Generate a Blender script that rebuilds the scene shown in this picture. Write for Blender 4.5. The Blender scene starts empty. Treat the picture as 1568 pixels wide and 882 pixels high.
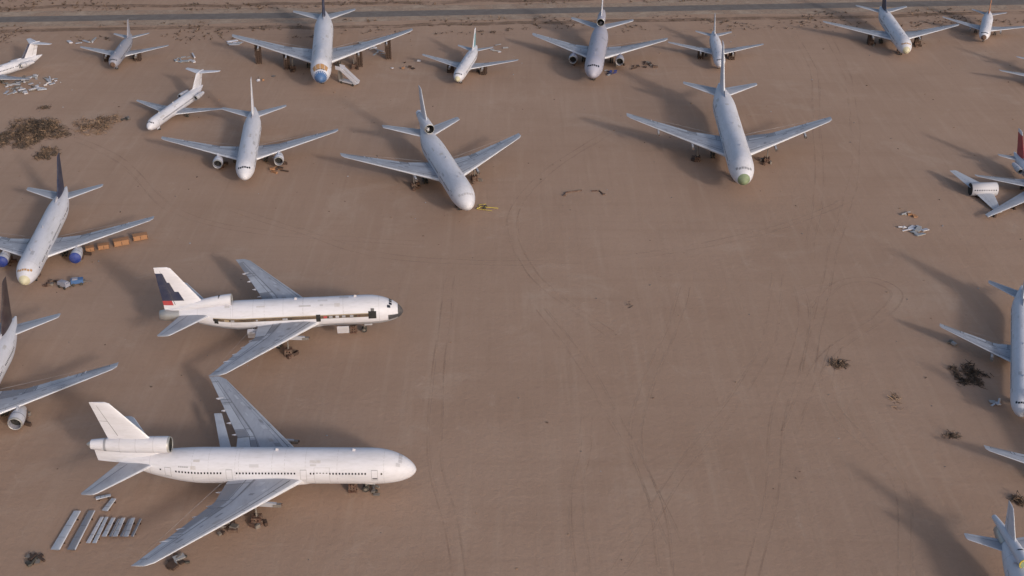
import bpy, math, random, bmesh
from math import sin, cos, pi, sqrt, radians, atan2
from mathutils import Vector, noise, Euler
random.seed(11)
scene=bpy.context.scene

# ------------------------------------------------------------------ materials
def newmat(name):
    m=bpy.data.materials.new(name); m.use_nodes=True
    nt=m.node_tree; b=nt.nodes['Principled BSDF']
    return m,nt,b
def paint(name,col,rough=.5,dirt=.18,scale=.5,metal=0.,dcol=(.30,.25,.20),stretch=(1,1,1),bump=0.,fine=0.):
    m,nt,b=newmat(name); N=nt.nodes; Lk=nt.links
    tc=N.new('ShaderNodeTexCoord'); mp=N.new('ShaderNodeMapping'); mp.inputs['Scale'].default_value=stretch
    Lk.new(tc.outputs['Object'],mp.inputs[0])
    def layer(sc,lo,hi,amt,src,dc):
        n1=N.new('ShaderNodeTexNoise'); n1.inputs['Scale'].default_value=sc; n1.inputs['Detail'].default_value=6; n1.inputs['Roughness'].default_value=.65
        Lk.new(mp.outputs[0],n1.inputs['Vector'])
        mr=N.new('ShaderNodeMapRange'); mr.inputs['From Min'].default_value=lo; mr.inputs['From Max'].default_value=hi
        mr.inputs['To Min'].default_value=0; mr.inputs['To Max'].default_value=amt
        Lk.new(n1.outputs['Fac'],mr.inputs['Value'])
        mx=N.new('ShaderNodeMix'); mx.data_type='RGBA'
        if src is None: mx.inputs['A'].default_value=(*col,1)
        else: Lk.new(src,mx.inputs['A'])
        mx.inputs['B'].default_value=(*dc,1)
        Lk.new(mr.outputs['Result'],mx.inputs['Factor']); return mx.outputs['Result']
    o=layer(scale,.42,.75,dirt,None,dcol)
    if fine: o=layer(scale*5,.5,.8,fine,o,(dcol[0]*.7,dcol[1]*.7,dcol[2]*.7))
    Lk.new(o,b.inputs['Base Color'])
    b.inputs['Roughness'].default_value=rough; b.inputs['Metallic'].default_value=metal
    if bump>0:
        n2=N.new('ShaderNodeTexNoise'); n2.inputs['Scale'].default_value=scale*6
        Lk.new(tc.outputs['Object'],n2.inputs['Vector'])
        bp=N.new('ShaderNodeBump'); bp.inputs['Strength'].default_value=bump; bp.inputs['Distance'].default_value=.2
        Lk.new(n2.outputs['Fac'],bp.inputs['Height']); Lk.new(bp.outputs[0],b.inputs['Normal'])
    return m
M={}
M['white']=paint('white_paint',(.60,.59,.65),.6,.38,.4,stretch=(.35,1,1.8),dcol=(.36,.34,.35),fine=.25)
M['white2']=paint('aged_white_paint',(.50,.49,.54),.6,.35,.4,stretch=(.4,1,1.6),fine=.2)
M['lilac']=paint('faded_grey_paint',(.36,.35,.43),.6,.3,.4,fine=.2)
M['grey']=paint('grey_aircraft_paint',(.28,.28,.34),.6,.3,.4,fine=.2)
M['wing']=paint('wing_upper_skin',(.35,.362,.415),.6,.5,.35,stretch=(.8,.25,1),dcol=(.19,.18,.19),fine=.3)
M['wing_lt']=paint('wing_light_panel',(.42,.435,.49),.6,.4,.6,dcol=(.25,.24,.25),fine=.2)
M['wing_dk']=paint('wing_dark_panel',(.20,.205,.24),.6,.3,.7)
M['edge']=paint('leading_edge_metal',(.60,.60,.65),.45,.25,.6,metal=.1)
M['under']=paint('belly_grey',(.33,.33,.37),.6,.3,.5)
M['gap']=paint('panel_gap_dark',(.07,.07,.08),.8,.1,1)
M['glass']=paint('dark_window_glass',(.02,.022,.03),.2,.05,1)
M['black']=paint('black_interior',(.012,.012,.013),.9,.1,1)
M['metal']=paint('bare_metal',(.40,.39,.39),.45,.35,1.2,metal=.5)
M['tyre']=paint('tyre_rubber',(.025,.024,.023),.9,.3,2)
M['strut']=paint('gear_strut',(.15,.13,.12),.6,.4,2)
M['rust']=paint('rusty_brown',(.085,.04,.028),.9,.5,1.5,bump=.3)
M['timber']=paint('timber_cribbing',(.065,.038,.028),.9,.5,2,dcol=(.04,.025,.02))
M['navy']=paint('navy_paint',(.025,.030,.065),.5,.15,.6)
M['brownfin']=paint('dark_maroon_paint',(.045,.03,.035),.5,.2,.6)
M['red']=paint('red_paint',(.36,.04,.05),.6,.25,.8)
M['orange']=paint('orange_paint',(.40,.17,.09),.6,.3,.8)
M['teal']=paint('teal_paint',(.18,.36,.43),.5,.2,.8)
M['blue']=paint('blue_cover',(.018,.04,.22),.6,.2,1)
M['lblue']=paint('blue_nose_paint',(.05,.12,.28),.5,.2,1)
M['green']=paint('green_primer',(.20,.25,.15),.7,.6,1,dcol=(.10,.10,.07))
M['yellow']=paint('yellow_paint',(.50,.38,.06),.6,.35,1)
M['cream']=paint('cream_nose',(.52,.48,.34),.6,.3,1)
M['mask']=paint('window_mask_paper',(.38,.21,.09),.8,.3,1.5)
M['crate']=paint('wooden_crate',(.36,.18,.09),.85,.4,1.2,dcol=(.2,.12,.07))
M['strip']=paint('stripped_cheatline',(.045,.032,.025),.8,.75,1.3,dcol=(.24,.16,.095),stretch=(.35,1,1))
M['gold']=paint('gold_line',(.34,.26,.16),.6,.5,1.5)
M['alu']=paint('weathered_aluminium',(.36,.36,.38),.45,.4,.9,metal=.25)
M['grime']=paint('soot_stain',(.26,.26,.29),.7,.3,1)
M['seam']=paint('panel_seam',(.42,.41,.45),.7,.3,1)
M['stain']=paint('faded_patch',(.50,.48,.51),.7,.5,1)
M['dkgrey']=paint('dark_radome',(.05,.05,.06),.5,.3,1)

# ------------------------------------------------------------------ mesh buffer
class MB:
    def __init__(s): s.v=[];s.f=[];s.m=[];s.s=[];s.mats=[]
    def mi(s,mat):
        if isinstance(mat,str): mat=M[mat]
        if mat not in s.mats: s.mats.append(mat)
        return s.mats.index(mat)
    def grid(s,rows,mat,wrap=False,smooth=True):
        b=len(s.v); n=len(rows[0])
        for r in rows: s.v.extend(r)
        fn=mat if callable(mat) else None
        mi=None if fn else s.mi(mat)
        for i in range(len(rows)-1):
            for j in range(n if wrap else n-1):
                k=(j+1)%n
                s.f.append((b+i*n+j,b+i*n+k,b+(i+1)*n+k,b+(i+1)*n+j))
                s.m.append(s.mi(fn(i,j)) if fn else mi); s.s.append(smooth)
    def poly(s,pts,mat,smooth=False):
        b=len(s.v); s.v.extend(pts); s.f.append(tuple(range(b,b+len(pts)))); s.m.append(s.mi(mat)); s.s.append(smooth)
    def box(s,c,sz,mat,rz=0.,rx=0.,ry=0.):
        b=len(s.v)
        R=Euler((rx,ry,rz)).to_matrix()
        for dx in(-.5,.5):
            for dy in(-.5,.5):
                for dz in(-.5,.5):
                    p=R@Vector((dx*sz[0],dy*sz[1],dz*sz[2])); s.v.append((c[0]+p.x,c[1]+p.y,c[2]+p.z))
        for q in((0,1,3,2),(4,6,7,5),(0,4,5,1),(2,3,7,6),(0,2,6,4),(1,5,7,3)):
            s.f.append(tuple(b+i for i in q)); s.m.append(s.mi(mat)); s.s.append(False)
    def cyl(s,p0,p1,r,mat,n=12,r2=None,cap=None):
        p0=Vector(p0);p1=Vector(p1);d=(p1-p0).normalized()
        a=d.orthogonal().normalized(); c=d.cross(a); r2=r if r2 is None else r2
        rows=[]
        for p,rr in((p0,r),(p1,r2)):
            rows.append([tuple(p+a*rr*cos(2*pi*i/n)+c*rr*sin(2*pi*i/n)) for i in range(n)])
        s.grid(rows,mat,True); s.poly(rows[0],cap or mat); s.poly(rows[1],cap or mat)
    def lathe(s,cx,cy,cz,prof,mat,n=24):
        rows=[[(-(cx+x),cy+r*cos(2*pi*i/n),cz+r*sin(2*pi*i/n)) for i in range(n)] for x,r in prof]
        s.grid(rows,mat,True)
    def ell(s,c,r,mat,n=20,m=10):
        rows=[]
        for i in range(m+1):
            t=pi*i/m; rows.append([(c[0]-r[0]*cos(t),c[1]+r[1]*sin(t)*cos(2*pi*j/n),c[2]+r[2]*sin(t)*sin(2*pi*j/n)) for j in range(n)])
        s.grid(rows,mat,True)
    def obj(s,name,parent=None,loc=(0,0,0),rz=0,fix=True):
        me=bpy.data.meshes.new(name); me.from_pydata(s.v,[],s.f)
        for m in s.mats: me.materials.append(m)
        me.polygons.foreach_set('material_index',s.m); me.polygons.foreach_set('use_smooth',s.s)
        if fix:
            bm=bmesh.new(); bm.from_mesh(me); bmesh.ops.recalc_face_normals(bm,faces=bm.faces); bm.to_mesh(me); bm.free()
        o=bpy.data.objects.new(name,me); scene.collection.objects.link(o)
        o.location=(loc[0],loc[1],loc[2] if len(loc)>2 else 0); o.rotation_euler=(0,0,rz)
        if parent: o.parent=parent
        return o
def empty(name,loc,rz):
    e=bpy.data.objects.new(name,None); scene.collection.objects.link(e); e.location=loc; e.rotation_euler=(0,0,rz); e.empty_display_size=2
    return e
def sm(a,b,x):
    t=max(0,min(1,(x-a)/(b-a))); return t*t*(3-2*t)

# ------------------------------------------------------------------ lifting surfaces
def yt(c,tc): return tc/.2*(.2969*sqrt(max(c,0))-.126*c-.3516*c*c+.2843*c**3-.1005*c**4)
def sp(st,s,c,up,off,ori,side):
    for i in range(len(st)-1):
        if s<=st[i+1][0] or i==len(st)-2:
            a,b=st[i],st[i+1]; t=(s-a[0])/(b[0]-a[0]); break
    q=[a[k]+(b[k]-a[k])*t for k in range(5)]
    th=q[2]*yt(c,q[4])+off
    if ori=='w': return (-(q[1]+c*q[2]),side*s,q[3]+up*th)
    return (-(q[1]+c*q[2]),q[3]+up*th,s)
CS=[0,.004,.015,.035,.07,.12,.2,.3,.42,.54,.63,.64,.74,.75,.87,1.]
def surf(mb,st,ori,side,matf,sub=3):
    ss=[]
    for i in range(len(st)-1):
        for k in range(sub): ss.append(st[i][0]+(st[i+1][0]-st[i][0])*k/sub)
    ss.append(st[-1][0])
    cl=[(c,1) for c in reversed(CS)]+[(c,-1) for c in CS[1:]]
    rows=[[sp(st,s,c,u,0,ori,side) for c,u in cl] for s in ss]
    def mf(i,j):
        c=(cl[j][0]+cl[j+1][0])/2; return matf(c,cl[j][1] if j<len(CS)-1 else -1,ss[i]/ss[-1])
    mb.grid(rows,mf); mb.poly(rows[-1],matf(.3,1,1)); mb.poly([rows[0][0],rows[-1][0],rows[-1][-1],rows[0][-1]],matf(.9,1,.5))
def spatch(mb,st,ori,side,s0,s1,c0,c1,up,off,mat,ns=2,nc=3):
    rows=[]
    for i in range(ns+1):
        s=s0+(s1-s0)*i/ns
        rows.append([sp(st,s,c0+(c1-c0)*j/nc,up,off,ori,side) for j in range(nc+1)])
    mb.grid(rows,mat)
def wing_mat(top):
    def f(c,u,s):
        if c<.05: return 'edge'
        if u<0: return 'under'
        if .63<c<.64 or .74<c<.75: return 'gap'
        return top
    return f
def box_fair(mb,x0,x1,y,z,w,h,mat):
    rows=[]
    for i in range(9):
        t=i/8; k=sin(pi*min(max(t,.02),.98))**.6
        rows.append([(-(x0+(x1-x0)*t),y+w*k*cos(2*pi*j/10),z+h*k*sin(2*pi*j/10)) for j in range(10)])
    mb.grid(rows,mat,True)

def wheelset(mb,x,y,ztop,r,bog=True):
    mb.cyl((-x,y,r),(-x,y,ztop),r*.24,'strut',8)
    mb.cyl((-x,y,r*1.2),(-(x-1.6*r),y,ztop),r*.12,'strut',6)
    ofs=(-r*1.15,r*1.15) if bog else (0,)
    for dx in ofs:
        for dy in (-.42,.42):
            mb.cyl((-x+dx,y+dy*r*1.4-.18*r,r),(-x+dx,y+dy*r*1.4+.18*r*2,r),r,'tyre',14)
            mb.cyl((-x+dx,y+dy*r*1.4-.2*r,r),(-x+dx,y+dy*r*1.4+.2*r*2,r),r*.45,'strut',8)
def crib(mb,x,y,ztop,w=1.7,mt='timber'):
    z=0.;k=0
    while z<ztop-.1:
        for o in (-.38,0,.38):
            j=random.uniform(-.08,.08)
            if k%2: mb.box((-x+o*w,y+j,z+.15),(.32,w,.29),mt)
            else: mb.box((-x+j,y+o*w,z+.15),(w,.32,.29),mt)
        z+=.3;k+=1

# ------------------------------------------------------------------ engines
def nacelle(mb,x,y,z,r,L,body='white',cover=None,lip='metal'):
    mb.lathe(x,y,z,[(L,r*.62),(L*.8,r*.78),(L*.5,r*.97),(L*.25,r),(L*.08,r*.95)],body)
    mb.lathe(x,y,z,[(L*.08,r*.95),(.06*r,r*.9),(0,r*.84),(.08*r,r*.78)],lip)
    mb.lathe(x,y,z,[(.08*r,r*.78),(.9*r,r*.76)],'grey')
    mb.lathe(x,y,z,[(.9*r,r*.77),(.95*r,.3*r),(.5*r,.02)],'black')
    mb.lathe(x,y,z,[(L*.86,r*.6),(L,r*.45),(L*1.12,r*.06)],'metal')
    mb.lathe(x,y,z,[(L*.36,r*1.005),(L*.38,r*1.005)],'gap')
    if cover: mb.lathe(x,y,z,[(.3*r,r*1.02),(-.02,r*.93),(-.06,.01)],cover)

def airliner(name,pos,hd,L,R,zc,W,fin,tp,body='white',belly=None,tail='std',eng='none',er=1.4,el=5.,cover=None,
             finm=None,hump=0.,radome=None,mask=None,cribs=(),nose_l=2.5,wins=True,engm='white2',pyl=True,extra=None,wtop='wing',
             tl=5.2,tpz=.3,finpaint=None,gearR=.6,flapout=0,windows_mat='glass',lipm='metal',stands=True,ductcover=None):
    e=empty(name,(pos[0],pos[1],0),radians(hd))
    belly=belly or body
    nl=nose_l*R; tlen=tl*R
    def fs(x):
        x=max(0,min(L,x)); r=R; zo=0
        if x<nl:
            t=x/nl; r=R*(1-(1-t)**2.1)**.56; zo=-.26*R*(1-t)**1.8
        xt=L-tlen
        if x>xt:
            t=(x-xt)/tlen; r=R*(1-.92*t**1.65); zo=(R-r)*.55
        return r,zo
    def fp(x,a,off=0):
        r,zo=fs(x); sa=sin(a)
        h=hump*sm(2,7,x)*(1-sm(17,25,x)) if hump else 0
        k=1+(h*max(sa,0)**2)
        rr=max(r+off,.0)
        return (-x,rr*cos(a),zc+zo+rr*sa*k)
    def fpatch(mb,x0,x1,a0,a1,off,mat,nx=None,na=4,sh=0):
        nx=nx or max(1,int((x1-x0)/1.5))
        a0=radians(a0);a1=radians(a1)
        mb.grid([[fp(x0+(x1-x0)*i/nx+sh*j/na,a0+(a1-a0)*j/na,off) for j in range(na+1)] for i in range(nx+1)],mat)
    f=MB(); n=36
    xs=[0.]+[nl*t for t in (.004,.02,.05,.09,.14,.2,.28,.36,.45,.55,.68,.82,1)]
    k=max(2,int((L-tlen-nl)/2.)); xs+=[nl+(L-tlen-nl)*i/k for i in range(1,k+1)]
    xs+=[L-tlen+tlen*i/12 for i in range(1,13)]
    rows=[[fp(x,2*pi*j/n) for j in range(n)] for x in xs]
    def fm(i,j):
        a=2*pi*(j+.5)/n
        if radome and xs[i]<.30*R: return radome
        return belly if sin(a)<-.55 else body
    f.grid(rows,fm,True); f.poly(rows[-1],'metal')
    LE,cr=W['LE'],W['cr']
    f.ell((-(LE+cr*.55),0,zc-.52*R),(cr*.72,R*1.02,R*.58),belly)
    d=MB()
    for sgn in (0,1):
        def A(a): return a if sgn==0 else 180-a
        if wins:
            x=L*.105
            doors=[L*.13,L*.36,L*.60,L*.80] if R>2.2 else [L*.12,L*.82]
            while x<L*.83:
                if all(abs(x-q)>1.1 for q in doors) and not (random.random()<.05):
                    fpatch(d,x,x+.27,A(10-.16/R*57),A(10+.19/R*57),.012,windows_mat,1,1)
                x+=.53
            for q in doors:
                a0,a1=(-17,23) if R>2.2 else (-28,28)
                fpatch(d,q-.53,q+.53,A(a0),A(a1),.010,'grime',1,5)
                fpatch(d,q-.47,q+.47,A(a0+2),A(a1-2),.018,body,1,5)
    for i in range(6):
        a0=38+i*17.7
        fpatch(d,(.84 if i in(0,5) else .74)*R,(1.06 if i in (0,5) else .93)*R,a0,a0+14.5,.02,mask or 'glass',2,3,0)
    for q in (L*.1,L*.25,L*.42,L*.58,L*.72,L*.86):
        fpatch(d,q,q+.06,-60,240,.006,'seam',1,24)
    # faded and dirty skin panels
    for q in range(9):
        x0=random.uniform(.15,.75)*L; a=random.uniform(20,150)
        fpatch(d,x0,x0+random.uniform(.6,2.6),a,a+random.uniform(6,18),.003+.0006*q,random.choice(['stain','stain','white2','seam']) if body=='white' else 'grey',2,4)
    for q in (L*.2,L*.45):
        p=fp(q,pi/2); d.box((p[0],0,p[2]+.2),(.5,.06,.5),'white2',ry=.3)
    f.obj('fuselage',e)
    d_extra=d
    semi=W['semi'];sw=W['sw'];zr=zc-.5*R
    dih=W.get('dih',.09)
    ks=W['kf']*semi
    st=[(0,LE,cr,zr,.13),(ks,LE+sw*ks,W['ck'],zr+dih*ks,.115),(semi*.97,LE+sw*semi*.97,W['ct'],zr+dih*semi*.97,.10),
        (semi,LE+sw*semi+W['ct']*.22,W['ct']*.72,zr+dih*semi,.07)]
    def zw(y): return zr+dih*y
    def xle(y): return LE+sw*y
    def chd(y): return cr+(W['ck']-cr)*y/ks if y<ks else W['ck']+(W['ct']-W['ck'])*(y-ks)/(semi-ks)
    for side,nm in((1,'left_wing'),(-1,'right_wing')):
        w=MB(); surf(w,st,'w',side,wing_mat(wtop),4)
        rr=random.Random(int(abs(pos[0])*7+abs(pos[1])*3)+side)
        sec=[(.16,.30),(.32,.40),(.42,.52),(.54,.64)]
        for a,b in sec: spatch(w,st,'w',side,a*semi,b*semi,.645,.735,1,.012,rr.choice(['wing_lt','wing_lt','wing','wing_dk']),2,2)
        for a,b in ((.15,.33),(.42,.68)):
            spatch(w,st,'w',side,a*semi,b*semi,.76,.995,1,.012,'wing_lt' if rr.random()<.7 else 'wing_dk',3,3)
        spatch(w,st,'w',side,.34*semi,.41*semi,.76,.995,1,.012,'wing_dk',2,3)
        spatch(w,st,'w',side,.74*semi,.93*semi,.76,.99,1,.012,'wing_dk' if rr.random()<.3 else 'wing_lt',3,3)
        spatch(w,st,'w',side,.13*semi,.93*semi,.116,.130,1,.010,'gap',6,1)
        spatch(w,st,'w',side,.12*semi,.95*semi,.22,.232,1,.007,'wing_dk',6,1)
        spatch(w,st,'w',side,.12*semi,.95*semi,.60,.628,1,.007,'wing_dk',6,1)
        for a in (.15,.335,.415,.70,.735,.935): spatch(w,st,'w',side,a*semi,a*semi+.09,.64,1,1,.02,'gap',1,4)
        for a in (.25,.45,.62,.8): spatch(w,st,'w',side,a*semi,a*semi+.06,.05,.12,1,.015,'gap',1,3)
        for k in range(11):
            a=.14+.065*k+rr.random()*.03; c0=rr.uniform(.16,.45)
            spatch(w,st,'w',side,a*semi,(a+rr.uniform(.02,.05))*semi,c0,c0+rr.uniform(.03,.12),1,.008+.0007*k,rr.choice(['wing_lt','wing_dk','wing_lt','grime']),2,2)
        for a in (.22,.38,.5,.63,.76)[: 5 if R>2.2 else 3]:
            y=a*semi; c=chd(y); box_fair(w,xle(y)+c*.62,xle(y)+c*1.10,side*y,zw(y)-.035*c,.24*R/3,.32*R/3,'white2')
        if flapout and side==flapout:
            fst=[(.20*semi,xle(.2*semi)+chd(.2*semi)*1.05,2.,zw(.2*semi)-.7,.11),(.62*semi,xle(.62*semi)+chd(.62*semi)*1.10,1.4,zw(.62*semi)-.6,.11)]
            surf(w,fst,'w',side,lambda c,u,s:'wing_lt')
        if eng=='wing2':
            ey=.335*semi; ex=xle(ey)-el*.68; ez=zw(ey)-er*1.05
            nacelle(w,ex,side*ey,ez,er,el,engm,cover)
            w.grid([[(-(ex+el*.25),side*ey-.12,ez+er*.8),(-(ex+el*.25),side*ey+.12,ez+er*.8)],
                    [(-(xle(ey)+.4),side*ey-.2,zw(ey)+.25),(-(xle(ey)+.4),side*ey+.2,zw(ey)+.25)],
                    [(-(xle(ey)+chd(ey)*.5),side*ey-.2,zw(ey)-.2),(-(xle(ey)+chd(ey)*.5),side*ey+.2,zw(ey)-.2)],
                    [(-(ex+el*.95),side*ey-.12,ez+er*.3),(-(ex+el*.95),side*ey+.12,ez+er*.3)],
                    [(-(ex+el*.25),side*ey-.12,ez+er*.8),(-(ex+el*.25),side*ey+.12,ez+er*.8)]],engm,False,False)
            for s2 in (-.14,.14):
                w.poly([(-(ex+el*.25),side*ey+s2,ez+er*.8),(-(xle(ey)+.4),side*ey+s2,zw(ey)+.25),(-(xle(ey)+chd(ey)*.5),side*ey+s2,zw(ey)-.2),(-(ex+el*.95),side*ey+s2,ez+er*.3)],engm)
        elif eng in('none',) and pyl:
            for ey in ([.335*semi] if not hump else [.39*semi,.70*semi]):
                w.box((-(xle(ey)+.3),side*ey,zw(ey)-.55),(3.6*R/3,.42,.75),'under',ry=.08)
                w.box((-(xle(ey)-1.6*R/3),side*ey,zw(ey)-.75),(1.3,.6,.5),'strut')
                w.box((-(xle(ey)-2.2*R/3),side*ey+.1,zw(ey)-.7),(.5,.3,.3),'rust')
        for cy in cribs:
            crib(w,xle(cy)+chd(cy)*.3,side*cy,zw(cy)-.045*chd(cy),2.)
        w.obj(nm,e)
    g=MB()
    gy=R*1.25+.9; gx=LE+cr*.78
    for side in(1,-1):
        wheelset(g,gx,side*gy,zw(gy),gearR,R>2.2)
        if stands and R>2.2:
            yy=.33*semi; xx=xle(yy)+chd(yy)*.25
            crib(g,xx,side*yy,1.5,1.5,'rust'); g.cyl((-xx,side*yy,1.4),(-xx,side*yy,zw(yy)-.3),.18,'strut',8)
            for q in range(4): g.box((-(xx+random.uniform(-2,2)),side*(yy+random.uniform(-1.5,1.5)),.35),(random.uniform(.5,1.6),.5,.7),random.choice(['rust','timber','strut']),rz=random.random()*3)
    wheelset(g,L*.17,0,zc-R*.8,gearR*.85,False)
    if stands and R>2.2:
        crib(g,L*.17+2.2,0,(zc-R)*.7,1.3,'rust')
    g.box((-(L*.17-.9),.35,zc-R-.15),(1.6,.06,.9),belly); g.box((-(L*.17-.9),-.35,zc-R-.15),(1.6,.06,.9),belly)
    g.obj('landing_gear',e)
    t=MB()
    xr,crf,ctf,hgt,fsw=fin
    fz=zc+fs(xr+crf*.4)[1]+fs(xr+crf*.4)[0]*.75
    if tail=='dc10': fz=zc+R*1.38+1.0
    def finmat(c,u,s):
        if finpaint: return finpaint(c,s)
        if finm: return finm
        return 'edge' if c<.04 else body
    top=fz+hgt
    fst=[(fz,xr,crf,0,.10),(fz+hgt*.97,xr+fsw*hgt*.97,ctf,0,.09),(top,xr+fsw*hgt+ctf*.15,ctf*.8,0,.06)]
    def fmat2(c,u,s): return finmat(c,u,(s*top-fz)/(hgt))
    surf(t,fst,'v',1,fmat2,9)
    for up in(1,-1):
        spatch(t,fst,'v',1,fz+.12*hgt,fz+.92*hgt,.70,.715,up,.012,'gap',4,1)
        spatch(t,fst,'v',1,fz+.5*hgt,fz+.5*hgt+.06,.72,1,up,.014,'gap',1,2)
    if tail=='std' or tail=='ttail':
        z0=zc+fs(xr-3.)[1]+fs(xr-3.)[0]*.9
        for s2 in (-.12,.12):
            t.poly([(-(xr-.25*crf-1.2),0,z0),(-(xr+.2),s2,fz+hgt*.16),(-(xr+crf*.3),s2,fz+.1),(-(xr),s2,fz-.4)],body)
    if tail=='dc10':
        nz=zc+R*1.38; nx=xr-3.; NL=13.2; nr=R*.46
        t.lathe(nx,0,nz,[(NL,nr*.60),(NL*.86,nr*.74),(NL*.80,nr*.80),(NL*.6,nr*.96),(NL*.3,nr),(NL*.05,nr*1.03),(.4,nr*1.0)],body,28)
        t.lathe(nx,0,nz,[(.4,nr*1.0),(0,nr*.93),(.15,nr*.86)],'metal',28)
        t.lathe(nx,0,nz,[(.15,nr*.86),(3.,nr*.8),(3.01,.01)],'black',28)
        t.lathe(nx,0,nz,[(NL*.86,nr*.62),(NL,nr*.50),(NL*1.06,nr*.1)],'metal',20)
        t.lathe(nx,0,nz,[(NL*.80,nr*.815),(NL*.83,nr*.80)],'grime',28)
        for q in (.2,.42,.62): t.lathe(nx,0,nz,[(NL*q,nr*1.018),(NL*q+.06,nr*1.018)],'seam',28)
        pst=[(zc+R*.3,xr-1.6,11.2,0,.16),(nz-nr*.3,xr-1.0,11.,0,.14)]
        surf(t,pst,'v',1,lambda c,u,s:body,3)
    if tail=='l1011':
        nx=W['duct']; nz=zc+R*1.22; nr=R*.40
        rows=[]
        for i in range(13):
            q=i/12; rr=nr*(1-.55*q**1.6); zz=nz-q**1.4*R*.75
            rows.append([(-(nx+q*13.),rr*cos(2*pi*j/24)*.95,zz+rr*sin(2*pi*j/24)) for j in range(24)])
        t.grid(rows,body,True)
        t.lathe(nx,0,nz,[(.02,nr),(-.12,nr*.93),(.1,nr*.86)],lipm)
        t.lathe(nx,0,nz,[(.1,nr*.86),(2.5,nr*.8),(2.52,.01)],'black')
        if ductcover: t.lathe(nx,0,nz,[(-.10,nr*1.0),(-.16,nr*.8)],lipm); t.lathe(nx,0,nz,[(-.05,nr*.8),(-.04,.01)],ductcover)
        t.lathe(0,0,zc+R*.25,[(L-3,R*.5),(L-.5,R*.42),(L+1.,R*.34),(L+1.05,R*.28),(L-.4,R*.26),(L-.42,.01)],'metal')
        t.poly([(-(nx+.6),-.8,nz-.2),(-(nx+.6),.8,nz-.2),(-(nx+1.5),1.4,zc+R*.8),(-(nx+1.5),-1.4,zc+R*.8)],body)
    xr2,crt,ctt,semt,swt=tp
    if tail=='ttail': tz=top-.25
    else: tz=zc+R*tpz
    dt=0 if tail=='ttail' else .12
    hst=[(0,xr2,crt,tz,.10),(semt*.96,xr2+swt*semt*.96,ctt,tz+dt*semt,.09),(semt,xr2+swt*semt+.3,ctt*.7,tz+dt*semt,.07)]
    def tpm(c,u,s):
        if c<.06: return 'edge'
        return 'wing' if u>0 and tail!='ttail' else body
    for side in(1,-1):
        surf(t,hst,'w',side,tpm,3)
        spatch(t,hst,'w',side,semt*.15,semt*.95,.70,.715,1,.012,'gap',3,1)
        spatch(t,hst,'w',side,semt*.2,semt*.9,.74,.97,1,.012,'wing_lt' if tail!='ttail' else body,3,2)
    if tail=='ttail': box_fair(t,xr2-.6,xr2+crt+.8,0,tz,.32,.35,body)
    if eng=='rear':
        for side in(1,-1):
            nacelle(t,L*.70,side*(R+er*1.15),zc+R*.25,er,el,engm)
            t.box((-(L*.70+el*.5),side*(R+.1),zc+R*.25),(el*.5,R*.9,.25),body)
    t.obj('tail_assembly',e)
    if extra: extra(d_extra,fpatch,fp,e,st)
    d_extra.obj('windows_and_doors',e)
    return e

def W_tri(**k): d=dict(LE=16.3,cr=14.4,kf=.35,ck=8.,ct=2.9,semi=25.2,sw=.83); d.update(k); return d
TRI=dict(L=51,R=3.0,zc=5.3,W=W_tri(),fin=(43.4,7.2,3.2,7.4,.84),tp=(42.,7.,2.7,10.8,.74),tail='dc10',gearR=.65)
W767=dict(LE=11.4,cr=11.2,kf=.32,ck=6.2,ct=2.2,semi=23.9,sw=.60)
T767=dict(L=46.5,R=2.5,zc=4.4,W=W767,fin=(36.3,8.,2.8,9.,.80),tp=(38.7,5.3,2.,9.1,.62),gearR=.6)
W747=dict(LE=15.5,cr=16.5,kf=.38,ck=8.6,ct=3.3,semi=30.,sw=.80,dih=.11)
T747=dict(L=67,R=3.25,zc=6.0,W=W747,fin=(53.5,12.,4.,12.4,.88),tp=(56,8.3,2.5,10.9,.75),hump=.2,gearR=.65,nose_l=2.6)
W737=dict(LE=9.8,cr=7.2,kf=.30,ck=4.3,ct=1.5,semi=15.2,sw=.52)
T737=dict(L=31,R=1.9,zc=3.3,W=W737,fin=(23.6,5.6,1.9,6.2,.75),tp=(25,3.6,1.4,6.,.60),gearR=.5)
WMD=dict(LE=12.,cr=6.6,kf=.32,ck=4.2,ct=1.2,semi=14.4,sw=.48,dih=.05)
TMD=dict(L=34,R=1.68,zc=3.0,W=WMD,fin=(27.,6.2,4.2,4.4,.90),tp=(31.6,3.3,1.6,5.6,.55),tail='ttail',eng='rear',er=.78,el=5.2,gearR=.45)
def mk(name,pos,hd,base,**k):
    d=dict(base); d.update(k); return airliner(name,pos,hd,**d)

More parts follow.
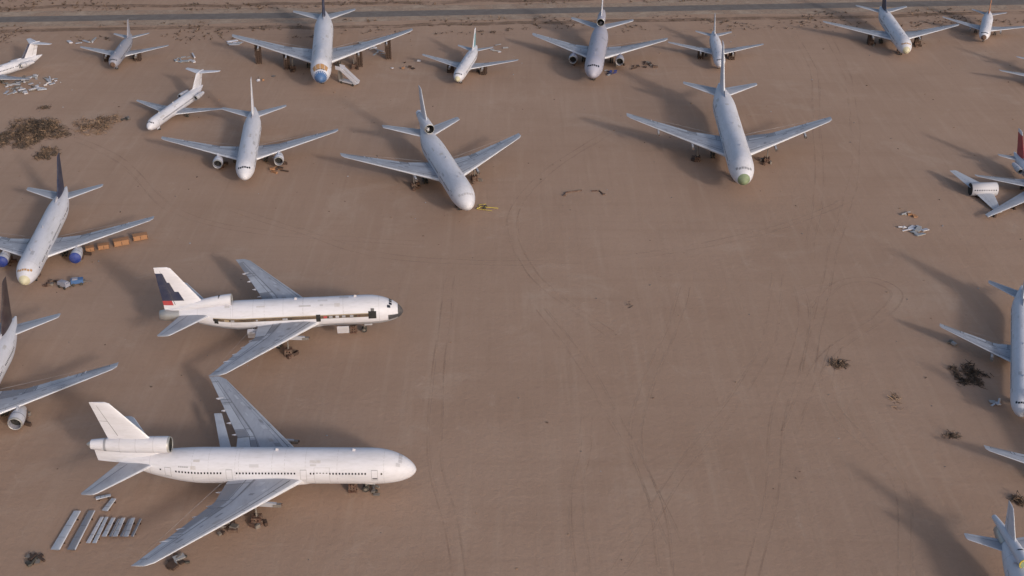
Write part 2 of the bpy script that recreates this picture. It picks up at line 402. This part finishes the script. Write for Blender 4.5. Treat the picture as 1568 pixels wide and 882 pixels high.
def exA(d,fpatch,fp,e,st):
    for k in range(5): fpatch(d,37.4+k*.34,37.62+k*.34,149,154,.012,'grime',1,2)
    fpatch(d,6.2,7.0,186,191,.022,'glass',1,2)
    fpatch(d,14.,16.6,150,215,.010,'seam',2,6); fpatch(d,14.08,16.52,151,214,.016,'white',2,6)
    for q in (18,23.5,29,34): fpatch(d,q,q+.05,60,230,.008,'seam',1,14)
mk('trijet_airliner',(-16,163.2),-.4,TRI,belly='white',flapout=1,extra=exA,mask='seam',W=W_tri(semi=25.7))
def exB(d,fpatch,fp,e,st):
    rr=random.Random(5)
    for s in (0,1):
        A=(lambda a:a) if s==0 else (lambda a:180-a)
        fpatch(d,6.5,38.,A(-1),A(11.5),.03,'strip',20,3)
        fpatch(d,6.5,38.,A(11.9),A(14.5),.035,'gold',20,1)
        fpatch(d,5.4,7.0,A(-10),A(22),.045,'black',2,4); fpatch(d,5.8,6.5,A(22),A(33),.045,'dkgrey',1,2)
        fpatch(d,16.6,17.5,A(-14),A(17),.045,'black',1,4)
        fpatch(d,37.0,37.8,A(-14),A(10),.045,'black',1,4)
        for x in (8.6,10.0,11.6,12.9,14.2,15.3): fpatch(d,x,x+.7,A(1),A(10),.05,['grime','rust','seam','red','grime','rust'][int(x*3)%6],1,2)
        for k in range(9):
            x=rr.uniform(18,36); fpatch(d,x,x+rr.uniform(.3,1.),A(1),A(8),.05+.002*k,rr.choice(['grime','gold','seam']),1,2)
        fpatch(d,.9,3.,A(-30),A(2),.03,'dkgrey',3,5)
    for q in (12,20,24,30,34): fpatch(d,q,q+.05,20,160,.008,'seam',1,14)
    d.box((-12.2,-3.9,3.0),(2.4,.1,1.8),'white2',rx=.2)
    d.box((-30.2,-3.6,2.9),(2.2,.9,1.6),'white2',rx=.2)
def finB(c,s):
    if .20<s<.80 and c>.66-.34*(.86-s) and c<.97: return 'navy'
    if .08<s<=.16 and c>.80: return 'red'
    return 'white'
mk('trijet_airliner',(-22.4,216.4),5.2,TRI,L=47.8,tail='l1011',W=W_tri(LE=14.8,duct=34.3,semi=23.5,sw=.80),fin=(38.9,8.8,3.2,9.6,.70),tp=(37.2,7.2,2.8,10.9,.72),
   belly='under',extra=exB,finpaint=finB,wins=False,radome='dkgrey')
mk('trijet_airliner',(-10.4,266.5),-73.3,TRI,W=W_tri(semi=24.6),mask='seam')
mk('jumbo_jet_airliner',(58.4,280.2),-93.,T747,W=dict(W747,semi=28.4),radome='green',hump=.12,mask='grime')
def exE(d,fpatch,fp,e,st):
    fpatch(d,2.6,4.4,35,145,.05,'mask',2,10)
    for a in (60,90,120): fpatch(d,2.6,4.4,a-1.5,a+1.5,.07,'white2',2,1)
    fpatch(d,.3,1.9,-60,240,.03,'lblue',2,16)
mk('jumbo_jet_airliner',(-58.8,357.5),-83.5,T747,finm='navy',cribs=(11.8,21.4),extra=exE,radome='lblue')
mk('twinjet_airliner',(-68.6,286),-83.,T767,eng='wing2',er=1.35,el=4.8,engm='white')
mk('twinjet_airliner',(-105.3,229.8),-83.5,T767,eng='wing2',er=1.3,el=4.8,cover='blue',finm='navy',mask='mask',radome='cream')
mk('twinjet_airliner',(-96.2,165.7),-85,T767,eng='wing2',er=1.4,el=5.,finm='brownfin')
mk('regional_jet_airliner',(-103.2,323.5),-104,TMD)
def finI(c,s): return 'navy' if c<.25 else 'white'
mk('regional_jet_airliner',(-173.7,356.5),-123,TMD,L=35.5,finpaint=finI)
mk('narrowbody_airliner',(-129.1,378),-87,T737,L=29,body='grey',finm='grey',radome='rust',cribs=(5,),fin=(22.6,5.4,1.8,5.5,.72),W=dict(W737,semi=14.6))
def finK(c,s): return 'teal' if s>.1 and s<.72 and c>.1 else 'white'
mk('narrowbody_airliner',(-17.2,364.2),-100,T737,W=dict(W737,semi=16.,LE=11.),finpaint=finK,radome='cream',cribs=(5.5,))
mk('trijet_airliner',(25.1,363.5),-97,TRI,body='lilac',eng='wing2',er=1.45,el=5.2,engm='lilac',W=W_tri(semi=22.8))
mk('narrowbody_airliner',(67.3,378),-94,T737,W=dict(W737,semi=16.,LE=12.),L=33,fin=(25.6,6.,2.,6.4,.75),tp=(27,3.8,1.5,6.2,.60),cribs=(5.2,))
mk('twinjet_airliner',(130.8,390),-94,T767,finm='navy',mask='mask',radome='cream',cribs=(8,),W=dict(W767,semi=23.4,LE=12.4))
mk('narrowbody_airliner',(162.3,407.4),-112,T737,finm='orange',radome='rust')
mk('narrowbody_airliner',(170,352.6),-90,T737)
mk('regional_jet_airliner',(134.4,262),-90.5,TMD,L=41,W=dict(WMD,LE=20,semi=14.6),tail='std',fin=(33.5,5.6,3.,6.4,.8),tp=(35,3.6,1.6,5.2,.5),finpaint=lambda c,s:'red' if s<.8 else 'white',pyl=False)
mk('narrowbody_airliner',(92.2,181.5),-110,T737,L=49,R=1.95,W=dict(W737,LE=18,cr=8.5,semi=15.6),fin=(40.,6.6,2.4,7.5,.75),tp=(42.8,4.2,1.7,6.8,.60))
mk('narrowbody_airliner',(97,151),-92,T737,W=dict(W737,semi=16.),eng='wing2',er=.8,el=3.6,engm='rust')
mk('trijet_airliner',(75.2,101),-91,TMD,L=46,W=dict(WMD,LE=18,semi=16.4,duct=36.4),R=2.4,zc=3.9,tail='l1011',eng='none',fin=(39.5,5.6,2.2,5.6,.8),tp=(41,3.4,1.6,6.2,.4),pyl=False,lipm='yellow',ductcover='green',stands=False)

# ------------------------------------------------------------------ loose objects
def brush(name,x,y,rx,ry,h,n,cols,l=(.5,1.6)):
    mb=MB(); rd=random.Random(int(abs(x*7+y)))
    for i in range(n):
        a=rd.random()*2*pi; q=rd.random()**.6
        wob=1+.8*noise.noise(Vector((cos(a)*1.6,sin(a)*1.6,x)))+.3*rd.gauss(0,.4)
        px=cos(a)*q*rx*wob; py=sin(a)*q*ry*wob
        if noise.noise(Vector((px*.35+x,py*.35,3)))<-.22 and rd.random()<.85: continue
        hh=h*(1-q*q)*(.35+1.6*abs(noise.noise(Vector((px*.4+x,py*.4,0)))))
        pz=rd.random()*hh+.03
        d=Vector((rd.gauss(0,1),rd.gauss(0,1),rd.gauss(0,.45))).normalized()*rd.uniform(*l)*.5
        w=d.cross(Vector((rd.gauss(0,1),rd.gauss(0,1),rd.gauss(0,1)))).normalized()*rd.uniform(.03,.11)
        p=Vector((px,py,max(pz,abs(d.z)+.02)))
        c=cols[max(0,min(len(cols)-1,int(len(cols)*(.5+.9*noise.noise(Vector((px*.3,py*.3,7)))+rd.gauss(0,.2)))))] if rd.random()<.8 else rd.choice(cols)
        mb.poly([tuple(p-d-w),tuple(p-d+w),tuple(p+d+w*.4),tuple(p+d-w*.4)],c)
    return mb.obj(name,None,(x,y,0),fix=False)
M['br1']=paint('dry_brush_dark',(.045,.028,.020),.95,.4,2); M['br2']=paint('dry_brush_brown',(.11,.065,.042),.95,.4,2); M['br3']=paint('dry_brush_tan',(.26,.165,.105),.95,.4,2)
brush('rut_brush_strip',-137.5,327,8.2,9.5,2.2,6400,['br1','br1','br2','br3'])
brush('rut_brush_strip',-121,333,5.5,7.5,.9,1500,['br2','br3','br3'])
brush('rut_brush_strip',-127.8,311,3.,4.5,.9,900,['br1','br2','br3'])
brush('rut_brush_strip',88.9,199,3.,3.6,.9,900,['br1','br1','br2'])
brush('rut_brush_strip',64.7,203,1.8,1.8,.3,170,['br1','br2','br3'])
brush('rut_brush_strip',79.4,179,1.5,1.,.3,90,['br1','br2'])
brush('rut_brush_strip',-141,347,1.6,1.5,.3,100,['br1','br2'])
brush('rut_brush_strip',25.4,226.6,.6,1.,.3,50,['br1','br2'])
brush('rut_brush_strip',84.7,160.6,1.2,1.2,.6,160,['br1','br2'])
brush('rut_brush_strip',72.5,190,.9,4.,.12,80,['br3','br3'])  # low strip of tan sticks standing in for a rut in the sand

def junk(name,x,y,r,n,mats,sz=(.5,3.),seed=0):
    mb=MB(); rd=random.Random(seed+int(abs(x)*3))
    for i in range(n):
        a=rd.random()*2*pi;q=sqrt(rd.random())*r
        s=(rd.uniform(*sz),rd.uniform(.3,1.2),rd.uniform(.05,.5))
        mb.box((cos(a)*q,sin(a)*q*1.2,s[2]/2+.05+rd.random()*.2),s,rd.choice(mats),rz=rd.random()*pi,rx=rd.gauss(0,.08),ry=rd.gauss(0,.08))
    for i in range(max(1,n//4)):
        a=rd.random()*2*pi;q=sqrt(rd.random())*r
        mb.cyl((cos(a)*q,sin(a)*q,.25),(cos(a)*q+rd.gauss(0,1.2),sin(a)*q+rd.gauss(0,1.2),.3),.22,rd.choice(mats),8)
    return mb.obj(name,None,(x,y,0))
junk('scrap_metal_pile',-152.9,368,8,60,['alu','white2','wing','strut'],(.6,3.))
junk('scrap_metal_pile',96.8,263.5,3,9,['white','white2','alu'],(1.2,3.2))
junk('scrap_metal_pile',99,272,1.5,4,['alu','crate'],(.5,1.2))
junk('scrap_metal_pile',-74.9,146,1.2,8,['strut','tyre','alu','timber'],(.4,1.2))
junk('scrap_metal_pile',-51.8,145.,1.5,9,['strut','tyre','alu','timber'],(.4,1.8))
junk('scrap_metal_pile',-113.8,337,.9,4,['tyre','strut'],(.8,1.6))
junk('scrap_metal_pile',-102.5,236,1.6,7,['strut','rust','timber'],(.4,1.3))
junk('scrap_metal_pile',43.5,386,4,12,['timber','rust','strut'],(.8,2.))
junk('scrap_metal_pile',32,379,2,6,['navy','blue','alu'],(.6,1.6))
junk('scrap_metal_pile',-63,299.5,1.5,9,['rust','timber','crate'],(.6,1.8))
junk('scrap_metal_pile',90.7,189,.7,3,['alu','white2'],(.6,1.2))
junk('scrap_metal_pile',89.6,211,.8,3,['strut','alu'],(.5,1.))
junk('scrap_metal_pile',-22.7,163.2,1.,4,['tyre','strut'],(.3,.7))
junk('scrap_metal_pile',-109,394,4,8,['alu','white2'],(1.5,6.))
junk('scrap_metal_pile',-96,411,2.5,7,['white','white2','alu'],(1.,4.))
junk('scrap_metal_pile',-79,374,3,4,['strut','crate','white2'],(.5,1.2))
junk('scrap_metal_pile',-35,386,6,5,['crate','timber','white2'],(.5,1.2))
junk('scrap_metal_pile',-48,404,9,10,['wing','white2','alu'],(1.,4.))
junk('scrap_metal_pile',-7,404,5,4,['wing','white2','alu'],(1.,3.))
junk('scrap_metal_pile',-150,410,5,5,['wing','white2','alu'],(1.,5.))
junk('scrap_metal_pile',-46.5,153.5,1.8,10,['rust','timber','strut'],(.5,1.8))

def crate(x,y,s,rz):
    mb=MB(); mb.box((0,0,s[2]/2+.12),s,'crate')
    for dx in (-.48,0,.48):
        for dy in(-1,1): mb.box((dx*s[0],dy*(s[1]/2+.03),s[2]/2+.12),(.12,.05,s[2]*.98),'timber')
    for dz in (.1,.9):
        for dy in(-1,1): mb.box((0,dy*(s[1]/2+.09),s[2]*dz+.12),(s[0]*.99,.05,.12),'crate')
    for dy in(-.35,0,.35): mb.box((0,dy*s[1],.055),(s[0]*.97,.12,.11),'timber')
    mb.obj('wooden_crate',None,(x,y,0),rz)
crate(-98.4,252.3,(2.0,1.5,1.),.4);crate(-95.6,253.6,(2.6,1.5,1.),.35);crate(-92,255.6,(3.6,1.8,1.3),.42);crate(-88.3,258.4,(3.4,1.7,1.2),.38);crate(-100.4,250.6,(1.6,1.2,.7),.2)

def gpu(x,y,rz,c):
    mb=MB(); mb.box((0,0,.95),(2.6,1.3,.9),c); mb.box((-.4,0,1.5),(1.2,1.,.25),'grey'); mb.box((1.2,0,.7),(.9,1.,.4),'strut')
    mb.cyl((1.5,0,.5),(3.2,0,.35),.06,'strut',6)
    for a in(-.9,.8):
        for b in(-.7,.7): mb.cyl((a,b-.1,.35),(a,b+.1,.35),.35,'tyre',12)
    mb.obj('ground_power_trailer',None,(x,y,0),rz)
gpu(-96.2,236,.3,'lblue'); gpu(-98.7,234.6,2.6,'grey')

def panel(x,y,l,w,rz,c,h=.35):
    mb=MB(); st=[(0,0,w,h,.16),(l,w*.12,w*.8,h,.14)]
    surf(mb,st,'w',1,lambda c_,u,s:c if c_>.1 else 'edge')
    for q in(.2,.8): mb.box((-w/2,l*q,.12),(w*1.1,.2,.24),'timber')
    for q in(.3,.6): spatch(mb,st,'w',1,l*q,l*q+.06,.1,.95,1,.01,'gap',1,3)
    mb.obj('detached_flap_panel',None,(x,y,0),rz)
panel(-71.4,148.,9.5,1.5,-.06,'wing_lt');panel(-68.9,148,9.6,1.4,-.04,'wing_dk')
panel(-67.1,149.6,6.4,.7,-.06,'white2');panel(-66.1,149.6,6.4,.7,-.02,'wing_lt')
for i in range(3):
    panel(-64.9+i*1.75,151,4.6,.8,-.05+.03*i,'wing_lt',.5);panel(-64.1+i*1.75,151.1,4.4,.5,-.05,'wing_dk',.4)
panel(-66.6,157.5,3.2,1.1,-.2,'wing_lt');panel(-69.4,160.4,2.4,.9,-1.2,'wing_lt')
mb=MB(); st=[(0,0,1.6,1.2,.11),(20,11,5.5,1.5,.12)]
surf(mb,st,'w',1,wing_mat('wing'))
for q in(3,10,17): mb.box((-(q*.55+1.5),q,.5),(2.5,.5,1.),'timber')
mb.obj('detached_wing',None,(116.2,268),radians(-84))
mb=MB(); prof=[(0,1.6),(.05,1.72),(6.6,1.72),(6.65,1.6)]
rows=[[(x-3.3,r*cos(2*pi*i/24),1.75+r*sin(2*pi*i/24)) for i in range(24)] for x,r in prof]
mb.grid(rows,lambda i,j:'red' if j in(3,20) or j==17 else 'white2',True); mb.poly(rows[0],'black'); mb.poly(rows[-1],'black')
for k in range(10): mb.box((-2.7+k*.6,-1.66,2.15),(.25,.12,.3),'glass')
surf(mb,[(0,-1.5,5.,2.2,.1),(10.,3.6,1.8,2.6,.09)],'w',1,wing_mat('wing_lt'))
surf(mb,[(0,-2.5,5.,1.2,.1),(11.,-1.,1.4,.4,.09)],'w',-1,wing_mat('wing_lt'))
mb.box((-1.5,0,.1),(1,3,.2),'timber'); mb.box((2,0,.1),(1,3,.2),'timber')
mb.obj('severed_fuselage_section',None,(120.2,283.5,0),.02)
mb=MB()
for i in range(14): mb.box((-2.6+i*.42,0,.9+i*.24),(.45,1.7,.12),'white2')
for s in(-1,1):
    mb.box((.2,s*.95,2.9),(6.9,.1,.95),'white',ry=-.52)
mb.box((4.2,0,4.3),(2.2,2.1,.15),'white')
for s in(-1,1): mb.box((4.2,s*1.02,4.9),(2.2,.06,1.1),'white')
mb.box((.8,0,.8),(6.4,1.9,.45),'white2'); mb.box((4.5,0,2.4),(.3,1.6,3.6),'strut'); mb.box((2.6,.8,1.8),(.2,.2,2.2),'strut')
for a in(-1.6,3.2):
    for b in(-.95,.95): mb.cyl((a,b-.14,.42),(a,b+.14,.42),.42,'tyre',12)
mb.obj('mobile_airstairs',None,(-51.,368,0),radians(145))
mb=MB(); mb.cyl((-2.,0,.4),(2.4,0,.4),.12,'yellow',8); mb.cyl((-2,0,.4),(-2.9,1.1,.3),.1,'yellow',8); mb.cyl((-2,0,.4),(-2.9,-1.1,.3),.1,'yellow',8)
mb.cyl((-1,-.7,.4),(-1,-.45,.4),.4,'tyre',12); mb.cyl((-1,.45,.4),(-1,.7,.4),.4,'tyre',12); mb.cyl((-1,-.7,.4),(-1,.7,.4),.07,'yellow',6); mb.cyl((-2.9,1.1,.3),(-1.2,2.,.3),.08,'yellow',6)
mb.cyl((-2.9,-1.1,.3),(1.2,-1.6,.3),.08,'yellow',6)
mb.obj('aircraft_tow_bar',None,(-5.8,275.4,0),-.2)
mb=MB(); pts=[(13.3,283.),(13.8,285),(15.5,285.6),(18,286.4),(20.5,285.9),(22.4,286.2),(23.5,283.9)]
for i in range(len(pts)-1):
    if i!=3: mb.cyl((pts[i][0]-18,pts[i][1]-284,.15),(pts[i+1][0]-18,pts[i+1][1]-284,.15),.16,'rust',6)
mb.box((-4.6,-.8,.2),(.6,.5,.35),'rust'); mb.box((5.5,-.1,.2),(.7,.5,.35),'rust')
mb.obj('rusty_cable',None,(18,284,0))

# ------------------------------------------------------------------ ground
m,nt,b=newmat('desert_sand'); N=nt.nodes;Lk=nt.links
tc=N.new('ShaderNodeTexCoord')
def nz(scale,detail=5,rough=.6,vec=None,dist=0):
    n=N.new('ShaderNodeTexNoise'); n.inputs['Scale'].default_value=scale;n.inputs['Detail'].default_value=detail;n.inputs['Roughness'].default_value=rough;n.inputs['Distortion'].default_value=dist
    Lk.new(vec or tc.outputs['Object'],n.inputs['Vector']); return n.outputs['Fac']
def rng(v,a,b_,c,d):
    r=N.new('ShaderNodeMapRange'); Lk.new(v,r.inputs['Value'])
    for k,x in zip(('From Min','From Max','To Min','To Max'),(a,b_,c,d)): r.inputs[k].default_value=x
    return r.outputs['Result']
def mixc(f,A,B):
    x=N.new('ShaderNodeMix'); x.data_type='RGBA'; Lk.new(f,x.inputs['Factor'])
    for k,v in(('A',A),('B',B)):
        if isinstance(v,tuple): x.inputs[k].default_value=(*v,1)
        else: Lk.new(v,x.inputs[k])
    return x.outputs['Result']
def mapped(sc,rot):
    p=N.new('ShaderNodeMapping'); p.inputs['Scale'].default_value=sc; p.inputs['Rotation'].default_value=(0,0,rot); Lk.new(tc.outputs['Object'],p.inputs[0]); return p.outputs[0]
c=mixc(rng(nz(.011,4),.3,.7,0,1),(.350,.228,.164),(.405,.273,.203))
c=mixc(rng(nz(.05,6,.65),.45,.75,0,.42),c,(.300,.190,.134))
c=mixc(rng(nz(.035,8,.7,dist=.6),.56,.74,0,.55),c,(.475,.358,.282))
c=mixc(rng(nz(1.,5,.6,mapped((.02,.35,1),.5)),.5,.75,0,.25),c,(.29,.182,.127))
c=mixc(rng(nz(1.,5,.6,mapped((.5,.025,1),.12)),.52,.75,0,.30),c,(.465,.34,.26))
c=mixc(rng(nz(1.,5,.6,mapped((.6,.03,1),-.35)),.54,.75,0,.26),c,(.28,.178,.127))
c=mixc(rng(nz(1.3,6,.75),.5,.8,0,.34),c,(.25,.16,.113))
c=mixc(rng(nz(.35,8,.8),.62,.72,0,.38),c,(.23,.152,.112))
c=mixc(rng(nz(.12,9,.8,dist=1.2),.58,.68,0,.26),c,(.49,.375,.30))
Lk.new(c,b.inputs['Base Color']); b.inputs['Roughness'].default_value=.95; b.inputs['Specular IOR Level'].default_value=.15
bp=N.new('ShaderNodeBump'); bp.inputs['Strength'].default_value=.5; bp.inputs['Distance'].default_value=.28
Lk.new(nz(.7,10,.75),bp.inputs['Height']); Lk.new(bp.outputs[0],b.inputs['Normal'])
mb=MB(); mb.poly([(-6000,-6000,0),(6000,-6000,0),(6000,6000,0),(-6000,6000,0)],m); mb.obj('desert_ground',fix=False)

def strip_mat(name,colr,alpha_lo,alpha_hi,scale,thr=(.35,.65)):
    m,nt,b=newmat(name);N=nt.nodes;Lk=nt.links
    b.inputs['Base Color'].default_value=(*colr,1); b.inputs['Roughness'].default_value=.95; b.inputs['Specular IOR Level'].default_value=.1
    tc=N.new('ShaderNodeTexCoord'); n=N.new('ShaderNodeTexNoise'); n.inputs['Scale'].default_value=scale; n.inputs['Detail'].default_value=6; n.inputs['Roughness'].default_value=.7
    Lk.new(tc.outputs['Object'],n.inputs['Vector']); r=N.new('ShaderNodeMapRange'); Lk.new(n.outputs['Fac'],r.inputs['Value'])
    for k,x in zip(('From Min','From Max','To Min','To Max'),(thr[0],thr[1],alpha_lo,alpha_hi)): r.inputs[k].default_value=x
    Lk.new(r.outputs['Result'],b.inputs['Alpha']); return m
def ribbon(mb,pts,w,z,mat,off=0.,wob=0.):
    P=[Vector((p[0],p[1],0)) for p in pts]; Q=[]
    for i in range(len(P)-1):
        p0=P[max(i-1,0)];p1=P[i];p2=P[i+1];p3=P[min(i+2,len(P)-1)]
        for k in range(14):
            t=k/14; Q.append(.5*((2*p1)+(p2-p0)*t+(2*p0-5*p1+4*p2-p3)*t*t+(3*p1-p0-3*p2+p3)*t**3))
    Q.append(P[-1]); rows=[]
    for i,q in enumerate(Q):
        d=(Q[min(i+1,len(Q)-1)]-Q[max(i-1,0)]).normalized(); nrm=Vector((-d.y,d.x,0))
        o=off+wob*noise.noise(q*.05+Vector((0,0,off)))
        a=q+nrm*(o-w/2);b_=q+nrm*(o+w/2); rows.append([(a.x,a.y,z),(b_.x,b_.y,z)])
    mb.grid(rows,mat,False,False)
ra=strip_mat('old_asphalt',(.19,.165,.155),.7,1.,.25); rs=strip_mat('gravel_shoulder',(.45,.345,.27),.2,.85,.12)
rd_pts=[(-600,414),(-189,439.3),(-60,446),(60,454),(197,463),(600,490)]
mb=MB(); ribbon(mb,rd_pts,20,.004,rs,0,3); mb.obj('road_shoulder',fix=False)
mb=MB(); ribbon(mb,rd_pts,7.2,.008,ra,0); mb.obj('asphalt_road',fix=False)
mb=MB(); dk=strip_mat('bare_earth_track',(.24,.16,.115),.0,.8,.12)
ribbon(mb,[(x,y-15) for x,y in rd_pts],4,.012,dk,0,3); ribbon(mb,[(x,y+15) for x,y in rd_pts],4,.012,dk,0,4); mb.obj('dirt_track',fix=False)

tk=strip_mat('tyre_track_dark',(.24,.15,.105),0,.22,.09,(.42,.70)); tl_=strip_mat('tyre_track_pale',(.50,.37,.28),0,.26,.10,(.42,.68))
T=[[(59.7,241),(55.3,223),(49.8,206),(39.6,187),(29,169),(22,155),(15.7,143)],
   [(63,235),(61.9,223),(55.6,202.6),(48.9,184.7),(43.5,161.8),(36.9,142)],
   [(-14,240),(-14.2,217.7),(-14.5,193.3),(-13.7,172.7),(-10,155),(-7.9,140)],
   [(14,185),(12.9,174.6),(10.8,161.8),(10.8,144.2),(12,130)],
   [(6,225),(12.6,207.4),(18.8,184.7),(23.7,161.8),(23.8,142.7)],
   [(58,200),(66,225),(76.7,257),(93,304),(107,368),(112,420)],
   [(38,235),(33.5,217.7),(25.9,195.6),(22,175),(26,150)],
   [(65,225),(72,236),(80,238),(84,232),(78,222),(62,205),(50,180)],
   [(100,420),(98,380),(88,330),(80,290),(70,255)],
   [(-70,275),(-50,262),(-30,250),(0,246),(30,250),(60,262),(85,280)],
   [(-150,340),(-110,310),(-85,275),(-60,262),(-20,256)],
   [(30,330),(10,300),(0,270),(5,240),(20,215)],
   [(60,140),(66,165),(60,190),(66,210)],[(-100,420),(-40,425),(30,420),(90,430),(160,428)]]
mb=MB()
for i,p in enumerate(T):
    mt=tk if i%3 else tl_
    for o in(-1.1,1.1):
        ribbon(mb,p,.30,.016+.004*i,mt,o,.5)
        ribbon(mb,p,.18,.018+.004*i,tl_ if i%3 else tk,o+.3,.5)
mb.obj('tyre_tracks',fix=False)

mb=MB(); rd=random.Random(3)
for i in range(9000):
    x=rd.uniform(-330,330); yr=439.3+(x+189)*.0613
    y=yr+rd.choice([rd.uniform(8,90),rd.uniform(8,30),-rd.uniform(8,30)])
    if noise.noise(Vector((x*.04,y*.1,2)))<.02: continue
    s=rd.uniform(.4,1.3)
    for k in range(5):
        a=rd.random()*2*pi; l=s*rd.uniform(.5,1.)
        dx,dy=cos(a)*l,sin(a)*l
        mb.poly([(x-dy*.3,y+dx*.3,0.03),(x+dy*.3,y-dx*.3,0.03),(x+dx,y+dy,l*.55)],rd.choice(['br1','br2','br2','br3']))
mb.obj('dry_scrub',fix=False)
mb=MB()
for i in range(420):
    x=rd.uniform(-190,190);y=rd.uniform(135,430); s=rd.uniform(.05,.17)*(1+y/500)
    mb.box((x,y,s*.3),(s*rd.uniform(1,2.2),s,s*.6),rd.choice(['br2','br3','strut','br3','alu','br2']),rz=rd.random()*3)
mb.obj('scattered_litter',fix=False)

# ------------------------------------------------------------------ light, sky, camera
EL=20; d=Vector((-.574*cos(radians(EL)),.819*cos(radians(EL)),-sin(radians(EL))))
sl=bpy.data.lights.new('sun','SUN'); sl.energy=1.75; sl.angle=radians(5.); sl.color=(1.,.96,.93)
so=bpy.data.objects.new('sun',sl); scene.collection.objects.link(so); so.rotation_euler=d.to_track_quat('-Z','Y').to_euler()
w=bpy.data.worlds.new('World'); scene.world=w; w.use_nodes=True; nt=w.node_tree
sky=nt.nodes.new('ShaderNodeTexSky'); sky.sky_type='NISHITA'; sky.sun_disc=False; sky.sun_elevation=radians(EL); sky.sun_rotation=radians(145); sky.dust_density=3.; sky.air_density=1.
nt.links.new(sky.outputs[0],nt.nodes['Background'].inputs[0]); nt.nodes['Background'].inputs[1].default_value=.15
cam=bpy.data.cameras.new('camera'); co=bpy.data.objects.new('camera',cam); scene.collection.objects.link(co); scene.camera=co
cam.sensor_width=36; cam.lens=42.68; cam.clip_end=12000; co.location=(0,0,129); co.rotation_euler=(radians(90-28.83),0,0)
scene.view_settings.view_transform='Standard'; scene.view_settings.look='None'; scene.view_settings.exposure=0
